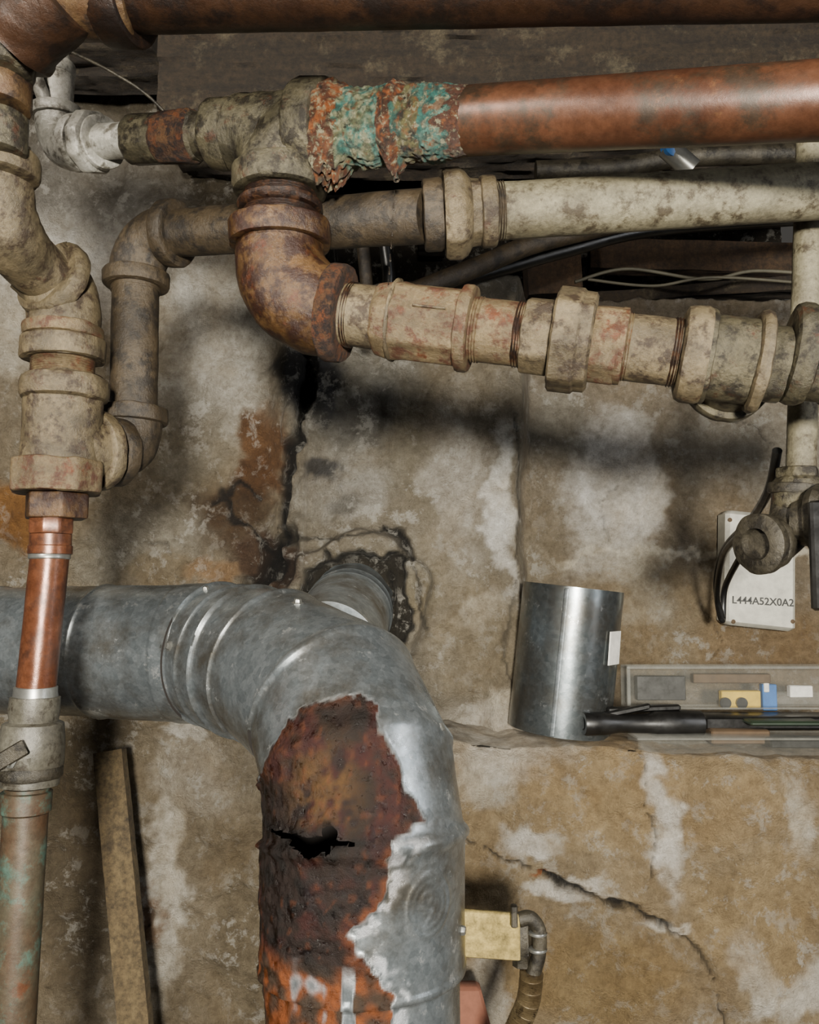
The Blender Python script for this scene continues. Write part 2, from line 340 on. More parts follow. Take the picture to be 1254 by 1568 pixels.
for seg,t in rows:
    for i in range(NX+1):
        x=-.88+1.76*i/NX
        wl=sst(-.09,-.01,x); wt=sst(-.21,-.15,x+.02*nz(x*10,3))
        zl=1.390-.012*sst(.1,.6,x)+.009*nz(x*9,1)+.004*nz(x*30,2); yf=1.145-.05*sst(0,.6,x)+.012*nz(x*11,6)
        up=1.36-.05*sst(-.24,-.19,x)+.11*sst(.165,.20,x+.012*nz(x*3,t*9,4))
        if seg==1: z=.9*t; yR=yf-.02; zR=z; zL=z; shelf=0
        elif seg==2: zR=.9+(zl-.9)*t; yR=yf-.02*(1-t)+.018*sst(.965,1.,t); zL=.9+.46*t; shelf=0
        elif seg==3: zR=zl+.004*math.sqrt(t); yR=lerp(yf+.018,up,t); zL=1.36+.05*t; shelf=1
        elif seg==4: zR=zl+(2.09-zl)*t; yR=up; zL=1.41+.65*t; shelf=0
        elif seg==5: zR=2.09; yR=lerp(up,1.95,t); zL=2.06+.06*t; shelf=1
        else: zR=2.09+.5*t; yR=1.95; zL=2.12+.47*t; shelf=0
        yL=1.36-.05*sst(-.24,-.19,x) if seg>=3 else 1.36
        if seg in (5,6): w=wt; yL=up
        elif seg==4: w=wl; yL=up
        else: w=wl
        if seg==4:
            zz=lerp(lerp(1.41,2.06,t),lerp(zl,2.09,t),w if t<.5 else lerp(w,wt,(t-.5)*2))
        else: zz=lerp(zL,zR,w)
        y=lerp(yL,yR,w) if seg!=4 else up
        k=.6 if (x>.2 and seg>=3) else (1.9 if x<-.02 else 1.1)
        if seg==2 and x>0: k=.9
        dsp=.020*k*fr(x*4.,zz*4.,y*2,2)+.012*k*fr(x*13,zz*13,y*5,3)+.0038*fr(x*55,zz*55,y*20,4)
        dk=0
        if seg>=2:
          if abs(x-hx)<.2 and abs(zz-hz)<.2:
            d=math.hypot((x-hx),(zz-hz))/.108+.16*nz(x*22,zz*22,8)
            y-=.032*sst(1.06,.96,d)*(1 if seg==4 else .6)
            dk=max(dk,.35*math.exp(-((d-1.03)/.045)**2))
            d2=math.hypot((x-hx),(zz-hz))/.108+.36*nz(x*16,zz*16,28)+.12*nz(x*60,zz*60,3)
            y+=.075*sst(.86,.76,d2)
            dk=max(dk,.93*sst(.88,.80,d2))  # shade of the gap around the flue painted into the wall colour
          if .1<x<.2 and seg==4: y-=.035*sst(.25,0,t)*sst(.1,.13,x)*sst(.2,.17,x)
          for (c,wd,dp,mn),bb in zip(cracks,cb):
            if bb[0]<x<bb[1] and bb[2]<zz<bb[3]:
                d=pdist(x+.008*nz(x*30,zz*30,5)+.004*nz(x*90,zz*90,7),zz+.008*nz(x*30,zz*30,9)+.004*nz(x*90,zz*90,17),c)
                wv=wd*max(mn,1+1.3*nz(x*25,zz*25,2))
                if d<wv*2.0:
                    q=sst(wv*2.0,wv*.6,d); y+=dp*q; dk=max(dk,q*min(1,dp/.011))
          if seg==4 and -.26<x<-.16 and zz<1.9: y-=.018*sst(-.205,-.195,x+.012*nz(3,zz*14,1))
        if shelf: zz+=dsp*.5*w; y-=dsp*(1-w*.6)
        else: y-=dsp
        verts.append((x,y,zz))
        if seg<=2: c=mix3(lb,lowb,wl)
        elif x>.18: c=rb
        elif x>-.2: c=greyb
        else: c=lb
        c=mix3(c,mix3(hexc('817e75'),hexc('918064'),.5+.7*nz(x*6,zz*6,3)),.45)
        wx=x+.030*nz(x*14,zz*14,1)+.014*nz(x*50,zz*50,2)+.006*nz(x*120,zz*120,2); wz=zz+.030*nz(x*14,zz*14,11)+.014*nz(x*50,zz*50,12)+.006*nz(x*120,zz*120,12)
        if seg>=2 and seg<=6:
            for bx,bz,ru,rv,h,s in BL:
                dx=(wx-bx)/ru; dz=(wz-bz)/rv; d2=dx*dx+dz*dz
                if d2<2.2: c=mix3(c,h,s*sst(1.3,.60,math.sqrt(d2)))
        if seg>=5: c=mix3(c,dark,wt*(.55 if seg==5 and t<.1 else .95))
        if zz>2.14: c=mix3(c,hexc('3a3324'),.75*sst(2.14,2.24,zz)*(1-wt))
        c=mix3(c,hexc('0b0805'),min(1,dk)*.96)
        cols.append(c)
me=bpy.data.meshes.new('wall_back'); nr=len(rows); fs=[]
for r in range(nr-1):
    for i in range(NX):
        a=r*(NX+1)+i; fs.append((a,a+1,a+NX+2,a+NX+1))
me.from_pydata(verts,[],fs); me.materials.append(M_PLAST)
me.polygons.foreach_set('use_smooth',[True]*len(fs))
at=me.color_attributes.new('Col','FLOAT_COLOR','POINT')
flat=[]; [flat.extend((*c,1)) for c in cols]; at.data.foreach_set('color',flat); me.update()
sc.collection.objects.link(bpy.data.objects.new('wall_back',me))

def boxobj(name,x0,x1,y0,y1,z0,z1,mat,bev=.004,rough=0,parent=None):
    mb=MB(); mb.box(V(((x0+x1)/2,(y0+y1)/2,(z0+z1)/2)),V(((x1-x0)/2,0,0)),V((0,(y1-y0)/2,0)),V((0,0,(z1-z0)/2)),mat,bev)
    return finish(name,mb,rough,parent=parent)
boxobj('floor',-1.6,1.6,-1.4,1.3,-.1,0,M_POST)
boxobj('ceiling',-1.6,1.6,-1.4,2.0,2.6,2.66,M_JOIST)
def roughbeam(name,A,B,hy,hz_,mat,amp=.006,n=90):
    mb=MB(); rl=[]
    d=(B-A).normalized(); x,y=frame(d)
    for i in range(n+1):
        c=A.lerp(B,i/n); ring=[]
        m=16
        for s in range(4):
            for j in range(m):
                t=-1+2*j/m
                p=[(1,t),(-t,1),(-1,-t),(t,-1)][s]
                ring.append(c+x*(p[0]*hy)+y*(p[1]*hz_))
        ring=[q+V((0,1,1))*amp*fr(q.x*9,q.y*40,q.z*40,4) for q in ring]
        rl.append(ring)
    mb.rings(rl,mat); return finish(name,mb,0)
roughbeam('sill_beam',V((-.37,1.28,2.36)),V((1.2,1.28,2.36)),.085,.085,M_BEAM,.012,200)
roughbeam('sill_beam.001',V((-1.2,1.25,2.48)),V((-.38,1.25,2.48)),.07,.085,M_BEAM,.01,120)
roughbeam('ceiling_joist',V((-.42,.45,2.50)),V((-.42,1.15,2.50)),.035,.08,M_JOIST)
roughbeam('ceiling_joist.001',V((.05,1.42,2.45)),V((.05,1.90,2.45)),.03,.10,M_JOIST)
roughbeam('wood_post',V((.27,1.56,2.14)),V((.25,1.54,2.5)),.05,.03,M_POST,.003,40)
roughbeam('wood_board',V((.36,1.66,2.26)),V((.80,1.64,2.24)),.02,.03,M_POST,.003,40)
roughbeam('wood_board.001',V((.36,1.62,2.15)),V((.80,1.54,2.16)),.03,.012,M_BEAM,.004,40)

# ---------------------------------------------------------------- main leaking line
top0=W(340,207,.785); topR=W(1254,155,.60)
dT=(topR-top0).normalized()
def onT(u):
    lo,hi=-.3,.9
    for _ in range(40):
        m=(lo+hi)/2; p=top0+dT*m-CAM; d=p.y*cp+p.z*sp
        if CX+p.x/d*F<u: lo=m
        else: hi=m
    return top0+dT*lo
C=onT(430); K=W(428,470,.752)
dn=(K-C).normalized()
mb=MB(); a=onT(680); b=onT(1500); straight(mb,a,b,.0268,M_COP,n=60); finish('copper_pipe',mb,.0003,20)
# tee
mb=MB()
elbow(mb,C+dT*.050,C+dn*.006,C+dn*.05,.0375,M_GREY,q=.95)
elbow(mb,C-dT*.042,C+dn*.006,C+dn*.05,.0345,M_GREY,q=.95)
straight(mb,onT(372),onT(480),.033,M_GREY,n=20)
band(mb,onT(462),dT,(onT(506)-onT(462)).length,.0425,M_GREY,b=.004)
band(mb,onT(328),dT,(onT(362)-onT(328)).length,.0315,M_GREY,b=.004,rin=.018)
band(mb,C+dn*.033,dn,.025,.0425,M_GREY,b=.005)
finish('pipe_tee',mb,.0014,50)
mb=MB(); threads(mb,C+dn*.055,dn,.034,.0325,M_THR); lathe(mb,C+dn*.0655,dn,[(0,.030),(.001,.0375),(.004,.038),(.007,.036),(.009,.030)],M_THR)
finish('pipe_nipple',mb,.0008,90)
# rust elbow
R3b=W(1100,548,.675); d3=(R3b-K).normalized()
def on3(u):
    lo,hi=-.1,.9
    for _ in range(40):
        m=(lo+hi)/2; p=K+d3*m-CAM; d=p.y*cp+p.z*sp
        if CX+p.x/d*F<u: lo=m
        else: hi=m
    return K+d3*lo
mb=MB()
EA=K-dn*.074; EB=on3(527)
elbow(mb,EA,K,EB,.038,M_RUSTE,.0455,.020,M_RUSTE,q=.9,cB=False,bulge=.0035)
L=.015; band(mb,EB-d3*L,d3,L+.002,.0425,M_RUST,b=.004)
finish('pipe_elbow',mb,.0016,45)
def span(a,b): return (on3(b)-on3(a)).length
mb=MB(); straight(mb,on3(520),on3(600),.0268,M_TAN); threads(mb,on3(532),d3,.008,.0275,M_THR); threads(mb,on3(590),d3,.006,.0275,M_THR); finish('pipe_nipple.001',mb,.0005,60)
mb=MB()
L=span(578,722)
lathe(mb,on3(578),d3,[(0,.026),(0,.029),(.003,.032),(.012,.034),(.020,.0350),(.028,.0335),(L,.0335)],M_TANR,96,8)
band(mb,on3(602),d3,.004,.0352,M_TAN)
band(mb,on3(704),d3,span(704,724),.0365,M_TANR,b=.003)
mb.box(on3(655)+V((0,-.0315,.004)),d3*.014,V((0,.003,0)),V((0,0,.0012)),M_TAN,.0006)
finish('reducing_coupling',mb,.0008,60)
mb=MB(); straight(mb,on3(718),on3(812),.0266,M_TANR); threads(mb,on3(726),d3,.007,.0272,M_TANR); threads(mb,on3(789),d3,.008,.0272,M_THR); finish('pipe_nipple.002',mb,.0005,60)
mb=MB()
band(mb,on3(802),d3,span(802,846),.0325,M_TAN,8,96,b=.002)
L=span(846,907); lathe(mb,on3(846),d3,[(0,.03),(0,.041),(.002,.0435),(L-.012,.0435),(L-.010,.0415),(L-.002,.041),(L,.038),(L,.03)],M_TAN,96,8,.3)
band(mb,on3(905),d3,span(905,947),.0325,M_TANR,8,96,b=.002)
lathe(mb,on3(944),d3,[(0,.03),(.002,.031),(.006,.031),(.007,.027)],M_TANR)
finish('pipe_union',mb,.0008,60)
mb=MB(); straight(mb,on3(948),on3(1050),.0268,M_TAN); threads(mb,on3(952),d3,.008,.0274,M_TANR); threads(mb,on3(1026),d3,.007,.0274,M_THR); finish('pipe_nipple.003',mb,.0005,60)
mb=MB()
band(mb,on3(1040),d3,span(1040,1085),.0385,M_TAN,b=.006)
straight(mb,on3(1080),on3(1165),.0335,M_GREY)
elbow(mb,on3(1060),on3(1140),on3(1140)+V((0.002,.05,-.004)),.032,M_GREY,.037,.014)
band(mb,on3(1150),d3,span(1150,1172),.0405,M_TAN,b=.005)
finish('pipe_tee.001',mb,.0010,50)
mb=MB()
straight(mb,on3(1165),on3(1200),.030,M_GREY)
e=on3(1205)+V((.0,-.0,.010)); band(mb,e,d3,.018,.0395,M_GREY,b=.006)
tube(mb,[e+d3*.01,e+d3*.045,e+d3*.09+V((0,0,.01)),e+d3*.15+V((0,0,.02))],.034,M_GREY)
band(mb,e+d3*.03,d3,.012,.0375,M_TAN,b=.004)
finish('pipe_elbow.001',mb,.0010,50)

def crust():
    mb=MB(); A=onT(500); B=onT(728); L=(B-A).length; x,y=frame(dT); n=190; seg=170; rl=[]; cols=[]
    T=hexc('2e5f56'); T2=hexc('587f72'); O=hexc('7a431d'); R=hexc('45230f'); Wt=hexc('8a8768'); Y=hexc('5c5836'); CO=hexc('482c1f'); DK=hexc('221a12')
    key=[(0,.0395),(.09,.0385),(.16,.033),(.2,.030),(.44,.030),(.47,.033),(.50,.035),(.54,.032),(.57,.029),(.75,.030),(.85,.0285),(1,.0262)]
    for i in range(n+1):
        t=i/n
        for (a,ra),(b_,rb_) in zip(key[:-1],key[1:]):
            if a<=t<=b_: r=lerp(ra,rb_,(t-a)/(b_-a)); break
        ring=[]
        for j in range(seg):
            an=2*math.pi*j/seg; c0=A+dT*(L*t); dirv=x*math.cos(an)+y*math.sin(an); p=c0+dirv*r
            nn=fr(p.x*90,p.y*90,p.z*90,5); n2=nz(p.x*260,p.y*260,p.z*260+9); n0=nz(p.x*40,p.y*40,p.z*40)
            amp=.0024*sst(1.0,.75,t)
            down=max(0,-dirv.z)
            q=p+dirv*(amp*nn+.0013*n2*sst(1,.8,t)+.0010*n0*sst(1,.8,t))
            if t<.22: q+=V((0,0,-1))*(down**3)*(.012+.012*nz(an*7,t*30,3))*sst(.22,.08,t)
            if .22<t<.42: q+=V((0,0,-1))*(down**6)*.006*max(0,math.sin((t-.22)/.2*math.pi))
            if .44<t<.56: q+=V((0,0,-1))*(down**8)*.008*max(0,math.sin((t-.44)/.12*math.pi))
            ring.append(q)
            s=nz(p.x*120,p.y*120,p.z*120+30); s2=nz(p.x*260,p.y*260,p.z*260+60); s3=fr(p.x*45,p.y*45,p.z*45+4,4)
            tt=t+.035*s3+.02*s
            if tt<.17: c=mix3(O,R,sst(-.3,.3,s)); c=mix3(c,Wt,sst(.1,.45,s2)*.5); c=mix3(c,DK,sst(.1,.4,s3)*.7)
            elif tt<.43: c=mix3(T,T2,sst(-.3,.5,s2)); c=mix3(c,Y,sst(-.25,.3,s)*.8); c=mix3(c,Wt,sst(.05,.5,s2+s3*.3)*.6); c=mix3(c,DK,sst(.2,.5,-s2)*.5)
            elif tt<.55: c=mix3(R,O,sst(-.2,.3,s2)); c=mix3(c,DK,sst(.0,.3,s)*.8)
            elif tt<.70: c=mix3(Y,DK,sst(-.3,.3,s)); c=mix3(c,T,sst(-.05,.3,s3)*.8); c=mix3(c,O,sst(.15,.4,s2)*.5)
            elif tt<.86+.10*nz(an*3,5): c=mix3(T,hexc('24504a'),sst(-.1,.4,s2)); c=mix3(c,O,sst(.25,.4,s)*.6); c=mix3(c,T2,sst(.0,.4,s3)*.6); c=mix3(c,DK,sst(.15,.35,-s)*.6)
            else: c=mix3(CO,R,sst(-.2,.5,s)*.5)
            cols.append(c)
        rl.append(ring)
    mb.rings(rl,M_CRUST)
    o=finish('corroded_pipe_adapter',mb,0,ang=80)
    at=o.data.color_attributes.new('Col','FLOAT_COLOR','POINT'); fl=[]; [fl.extend((*c,1)) for c in cols]; at.data.foreach_set('color',fl)
crust()
mb=MB()
def drop(p,r,l): lathe(mb,p,V((0,0,-1)),[(0,.0002),(l*.4,r*.45),(l*.65,r*.85),(l*.8,r),(l*.93,r*.75),(l,r*.1)],M_WATER,16)
wp=onT(607)+V((0,0,-.041)); drop(wp,.003,.009)
for i in range(9):
    drop(wp+V((-.0015-.0007*i,0,-.016-.011*i)),.0008,.007)
finish('water_drip',mb,0)

mb=MB(); straight(mb,onT(300),onT(345),.021,M_GREY); finish('pipe_nipple.004',mb,.0006,60)
mb=MB(); band(mb,onT(200),dT,(onT(308)-onT(200)).length,.0225,M_GREY,b=.004); band(mb,onT(245),dT,(onT(305)-onT(245)).length,.0238,M_RUST,b=.005); finish('pipe_coupling',mb,.0020,70)
mb=MB(); straight(mb,onT(140),onT(205),.0165,M_SILV); finish('pipe_nipple.005',mb,.0004,60)
mb=MB()
ua=onT(150); band(mb,ua,-dT,.016,.031,M_SILV,8,96,b=.004,rin=.015)
elbow(mb,onT(160),W(88,236,.885),W(86,165,.885),.0215,M_SILV,.0255,.012)
band(mb,onT(127),-dT,.012,.027,M_SILV)
tube(mb,[W(86,175,.885),W(88,120,.885),W(80,85,.885)],.0165,M_SILV)
band(mb,W(86,118,.885),V((0,0,1)),.014,.019,M_SILV)
tube(mb,[W(88,235,.885),W(70,160,.87),W(55,120,.86),W(40,80,.85)],.007,M_SILV,n=8)
finish('pipe_union.001',mb,.0006,60)

# ---------------------------------------------------------------- second row
mb=MB(); a=W(750,325,.745); b=W(1500,277,.74); straight(mb,a,b,.0242,M_WHITE,n=50); d2=(b-a).normalized(); threads(mb,W(757,324,.745),d2,.010,.0252,M_DTAN); finish('white_painted_pipe',mb,.0005,30)
mb=MB(); u0=W(680,329,.752)
lathe(mb,u0,d2,[(0,.025),(0,.038),(.003,.0405),(.014,.0405),(.019,.037),(.024,.030),(.034,.029),(.044,.029),(.046,.026)],M_TAN,96,8,.2)
band(mb,W(648,331,.757),d2,.018,.031,M_DTAN,b=.003); band(mb,W(735,326,.748),d2,.014,.0305,M_TAN,b=.003)
finish('pipe_union.002',mb,.0008,60)
mb=MB(); ra=W(655,331,.757); rbp=W(275,357,.875); straight(mb,ra,rbp,.0238,M_DTAN,n=40); finish('brown_painted_pipe',mb,.0005,40)
Kc=W(212,361,.895)
mb=MB(); elbow(mb,rbp,Kc,W(208,440,.89),.0285,M_DTAN,.034,.016,q=.95); finish('pipe_elbow.002',mb,.0009,50)
mb=MB(); straight(mb,W(208,430,.89),W(204,640,.872),.0238,M_DTAN,n=40); threads(mb,W(208,440,.89),V((0,0,-1)),.008,.0245,M_DTAN); finish('brown_painted_pipe.001',mb,.0005,40)
tc_=W(97,690,.80)
mb=MB(); elbow(mb,W(205,625,.873),W(202,692,.868),tc_.lerp(W(202,692,.868),.62),.029,M_DTAN,.0345,.016,q=.95); finish('pipe_elbow.003',mb,.0009,50)

# ---------------------------------------------------------------- left stack
mb=MB()
def bandv(u,v0,v1,d,r,mat,sides=0,b=.003,rin=None):
    A=W(u,v0,d);B=W(u,v1,d); band(mb,A,V((0,0,-1)),(A-B).length,r,mat,sides,96 if sides else 72,0,b,rin)
bandv(100,578,615,.80,.040,M_TAN,0,.006)
straight(mb,W(99,600,.80),W(92,715,.80),.0355,M_TAN)
elbow(mb,W(97,620,.80),tc_,tc_.lerp(W(202,692,.868),.55),.033,M_TAN,.0395,.014,cA=False)
bandv(88,706,756,.797,.0425,M_TANR,8,.003)
finish('pipe_tee.002',mb,.0012,50)
mb=MB(); bandv(88,756,795,.795,.030,M_RUSTE,6,.002); finish('hex_bushing',mb,.0006,60)
mb=MB(); a=W(97,548,.805);threads(mb,a,V((0,0,-1)),.022,.0285,M_TANR); finish('pipe_nipple.006',mb,.0004,60)
mb=MB()
elbow(mb,W(60,405,.80),W(99,447,.81),W(97,552,.806),.0335,M_TAN,.0385,.020,q=.8,cA=False)
bandv(97,500,520,.806,.036,M_TANR)
dd=(W(99,440,.81)-W(20,375,.76)).normalized(); band(mb,W(72,420,.79),dd,.018,.0385,M_TAN,b=.005)
finish('pipe_elbow.004',mb,.0012,50)
mb=MB()
tube(mb,[W(-5,215,.70),W(-8,290,.71),W(2,345,.725),W(40,395,.765),W(80,428,.80)],[.026,.030,.032,.0265,.0265],M_TAN)
band(mb,W(-4,238,.70),V((0,0,-1)),.02,.0335,M_TAN,b=.004)
finish('pipe_elbow.005',mb,.0012,50)
mb=MB()
bandv(-4,165,240,.68,.0235,M_GREY); bandv(-6,60,118,.66,.031,M_GREY,8,.006); bandv(-4,112,170,.67,.026,M_BRONZ,0,.004)
finish('gate_valve',mb,.0012,60)
mb=MB()
A=W(79,792,.793); Vd=V((0,0,-1))
band(mb,A,Vd,.016,.0205,M_COPN,8,96,b=.002); lathe(mb,A+Vd*.016,Vd,[(0,.0185),(.010,.0185),(.011,.0195),(.018,.0195),(.019,.0172)],M_COPN)
straight(mb,W(77,845,.79),W(54,1068,.775),.0172,M_COPN,n=30)
lathe(mb,W(76,848,.79),Vd,[(0,.0178),(.001,.0185),(.004,.0185),(.005,.0175)],M_BRT)
lathe(mb,W(55,1050,.777),Vd,[(0,.0175),(.001,.019),(.006,.019),(.009,.0195),(.011,.0195)],M_BRT)
finish('copper_riser_pipe',mb,.0002,40)
mb=MB()
dv=(W(20,1568,.745)-W(54,1068,.775)).normalized()
lathe(mb,W(54,1066,.775),dv,[(0,.017),(.0005,.0215),(.012,.022),(.022,.021),(.024,.026),(.040,.0285),(.060,.0285),(.066,.025),(.068,.0255),(.078,.0255),(.080,.019)],M_GREYV)
band(mb,W(46,1170,.768),dv,.012,.0285,M_DIRON)
mb.box(W(10,1172,.745),V((.022,0,.002)),V((0,.003,0)),V((0,0,.005)),M_GREYV,.001)
lathe(mb,W(22,1160,.75),V((0,-1,0)),[(0,.008),(.012,.008),(.013,.006),(.016,.005)],M_BRT,32,6)
mb.box(W(2,1165,.735),V((.02,0,.012)),V((0,.0015,0)),V((-.003,0,.006)),M_DIRON,.001)
finish('ball_valve',mb,.0008,60)
mb=MB(); straight(mb,W(42,1205,.766),W(8,1760,.735),.0192,M_COPG,n=40); lathe(mb,W(41,1210,.766),dv,[(0,.0195),(.001,.022),(.018,.022),(.020,.0195)],M_COPG)
finish('verdigris_copper_pipe',mb,.0003,40)

# ---------------------------------------------------------------- top copper main
mb=MB(); straight(mb,W(190,-22,.64),W(1600,-60,.55),.0325,M_COPD,n=60); finish('copper_main_pipe',mb,.0006,20)
mb=MB(); elbow(mb,W(210,-20,.64),W(20,-15,.66),W(-4,75,.66),.036,M_COPD,.0415,.026,M_COPD,q=.9)
tube(mb,[W(100,-10,.63),W(60,25,.64),W(30,60,.65)],.03,M_COPD)
band(mb,W(205,-20,.64),V((-1,0,0)),.05,.037,M_BRONZ)
finish('copper_elbow',mb,.0012,50)

# ---------------------------------------------------------------- right vertical pipe & valve
mb=MB(); straight(mb,W(1243,160,.80),W(1226,720,.765),.0128,M_WHITE,n=50); finish('white_painted_riser_pipe',mb,.0004,40)
mb=MB()
band(mb,W(1220,716,.765),Vd,.010,.0195,M_GREY,6,96); lathe(mb,W(1220,730,.765),Vd,[(0,.017),(.004,.021),(.014,.022),(.024,.022),(.03,.019)],M_GREY,72,0)
elbow(mb,W(1218,740,.765),W(1212,825,.765),W(1172,832,.745),.0195,M_DIRON,.0235,.01)
lathe(mb,W(1172,832,.745),W(1160,833,.74)-W(1172,832,.745),[(0,.0245),(.003,.0265),(.010,.0265),(.013,.022),(.0135,.014),(.006,.013)],M_DIRON)
lathe(mb,W(1222,800,.75),V((.7,-.7,0)),[(0,.02),(.012,.022),(.014,.030),(.020,.0325),(.026,.030),(.028,.022),(.045,.022),(.046,.028),(.054,.030),(.060,.026)],M_DIRON)
mb.box(W(1252,850,.70),V((.006,0,0)),V((0,.004,0)),V((0,0,.045)),M_BLK,.002)
finish('gas_valve',mb,.0009,60)

# ---------------------------------------------------------------- duct
def ductmesh():
    K_=[(-150,992,1.10,.078),(330,1000,.975,.078),(425,1022,.90,.081),(515,1079,.815,.084),(547,1168,.765,.086),(557,1278,.745,.087),(557,1475,.735,.086),(549,2300,.68,.084)]
    P=[W(u,v,d) for u,v,d,_ in K_]; R=[k[3] for k in K_]
    pts=[];rad=[]
    for i in range(len(P)-1):
        L=(P[i+1]-P[i]).length; st=.0019 if i<6 else .003
        n=max(2,int(L/st))
        for k in range(n): pts.append(P[i].lerp(P[i+1],k/n)); rad.append(lerp(R[i],R[i+1],k/n))
    pts.append(P[-1]);rad.append(R[-1])
    for _ in range(10):
        pts=[pts[0]]+[(pts[i-1]+pts[i]*2+pts[i+1])/4 for i in range(1,len(pts)-1)]+[pts[-1]]
    N=len(pts); T=[(pts[min(N-1,i+7)]-pts[max(0,i-7)]).normalized() for i in range(N)]
    def near(u,v,d):
        q=W(u,v,d); return min(range(N),key=lambda i:(pts[i]-q).length)
    acc=[0]
    for i in range(1,N): acc.append(acc[-1]+(pts[i]-pts[i-1]).length)
    J=[acc[near(*q)] for q in [(425,1022,.90),(515,1079,.815),(547,1168,.765)]]
    sH=acc[near(557,1278,.745)]
    s170=acc[near(170,998,1.02)]; s280=acc[near(285,1001,.99)]; s0=acc[near(5,993,1.06)]; s330=acc[near(335,1001,.972)]; s360=acc[near(365,1008,.95)]; s385=acc[near(388,1015,.93)]; s1490=acc[near(557,1475,.735)]
    poly=[(440,1108),(480,1080),(545,1066),(578,1090),(590,1140),(622,1200),(655,1256),(603,1280),(600,1330),(570,1375),(538,1400),(545,1432),(580,1460),(605,1492),(598,1640),(360,1640),(370,1220),(412,1150)]
    PW=[]
    for u,v in poly:
        w=W(u,v,.69); PW.append((w.x,w.z))
    def inside(x,z):
        c=False;j=len(PW)-1
        for i in range(len(PW)):
            if (PW[i][1]>z)!=(PW[j][1]>z) and x<(PW[j][0]-PW[i][0])*(z-PW[i][1])/(PW[j][1]-PW[i][1])+PW[i][0]: c=not c
            j=i
        return c
    PC=PW+[PW[0]]
    hole=W(474,1297,.66); st=W(655,1368,.70)
    yel=W(492,1215,.66); zb=W(557,1480,.65).z; zj=W(500,1290,.66).z
    def hf(px,pz):
        jag=.35*nz(px*150,pz*150,3)+.15*nz(px*420,pz*420,9)
        return min(math.hypot((px-hole.x)/.0165,(pz-hole.z+.0012*math.sin(px*300))/.0068),
                   math.hypot((px-hole.x+.024)/.012,(pz-hole.z-.002)/.0022),
                   math.hypot((px-hole.x-.015)/.0055,(pz-hole.z-.0095)/.0065),
                   math.hypot((px-hole.x-.026)/.012,(pz-hole.z-.003)/.0017))+jag
    seg=320; x,y=frame(T[0]); rl=[];cols=[];rust=[]
    DB=hexc('170c06'); RD=hexc('280d08'); OR=hexc('4f2a11'); YB=hexc('3f2c12'); BK=hexc('080503'); WH=hexc('9a9da0')
    for i in range(N):
        if i: x=(x-T[i]*x.dot(T[i])).normalized()
        y=T[i].cross(x).normalized(); s=acc[i]; r=rad[i]
        for j_ in J: r+=.0032*math.exp(-((s-j_)/.003)**2)
        r+=.0050*math.exp(-((s-sH)/.0035)**2)
        if s>sH: r+=.001
        for j_,h in ((s170,.0015),(s0,.002),(s330,.004),(s360,.003),(s385,.004)): r+=h*math.exp(-((s-j_)/.0028)**2)
        if s280<s<s330: r+=.0012
        if s<s170: r-=.001
        if s>s1490: r-=.0045
        elif s>s1490-.006: r+=.0012
        ring=[]
        for a_ in range(seg):
            an=2*math.pi*a_/seg; dv_=x*math.cos(an)+y*math.sin(an); p=pts[i]+dv_*r
            ru=0; c=(.1,.1,.1)
            if p.z<1.53 and p.y<pts[i].y+.035 and p.x<.05:
                wx=p.x+.006*nz(p.x*40,p.z*40,1)+.004*nz(p.x*130,p.z*130,4); wz=p.z+.006*nz(p.x*40,p.z*40,7)+.004*nz(p.x*130,p.z*130,14)
                d=pdist(wx,wz,PC)
                sd=d if inside(wx,wz) else -d
                ru=sst(-.0012,.0012,sd)
                if ru>0:
                    n1=fr(p.x*22,p.y*22,p.z*22,4); n2=nz(p.x*70,p.y*70,p.z*70); n3=nz(p.x*160,p.y*160,p.z*160)
                    c=mix3(DB,RD,sst(-.05,.3,n1+.3*(p.x>-.03)-.1*(p.z<zj)))
                    c=mix3(c,BK,sst(.0,.4,n2)*.75)
                    g=math.exp(-(((p.x-yel.x)/.026)**2+((p.z-yel.z)/.030)**2)); c=mix3(c,YB,min(1,g*1.5)*sst(-.4,.1,n2+.5*n3))
                    e2=sst(.010,.002,sd); c=mix3(c,OR,e2*sst(-.3,.2,n2)*(.85 if p.z<zj else .35))
                    c=mix3(c,OR,sst(.36,.5,n3+n1*.4)*.4)
                    c=mix3(c,BK,.6*math.exp(-((p.z-zj)/.006)**2))
                    if abs(p.z-hole.z)<.05 and p.y<pts[i].y:
                        hh_=hf(p.x,p.z); c=mix3(c,BK,.8*sst(1.9,1.1,hh_)); p=p+dv_*.0025*math.exp(-((hh_-1.15)/.25)**2)
                    if p.z<zb:
                        stp=nz(p.x*75,p.z*4,3)+.25*n2; k=sst(zb+.004,zb-.02,p.z)
                        c=mix3(c,mix3(mix3(OR,hexc('7a4216'),.6),hexc('33271a'),sst(-.2,.3,n2)),k*.85)
                        ru*=lerp(1,sst(-.35,-.10,stp),k)
                    p=p+dv_*(ru*(.0010+.0026*n1+.0014*n2+.0010*n3))
                elif sd>-.016 and p.z<zj:
                    q=nz(p.x*60,p.z*60,31)+.5*nz(p.x*150,p.z*150,3)
                    k=sst(-.1,.1,q)*sst(-.016,-.008,sd)
                    if k>0: ru=.5*k; c=WH
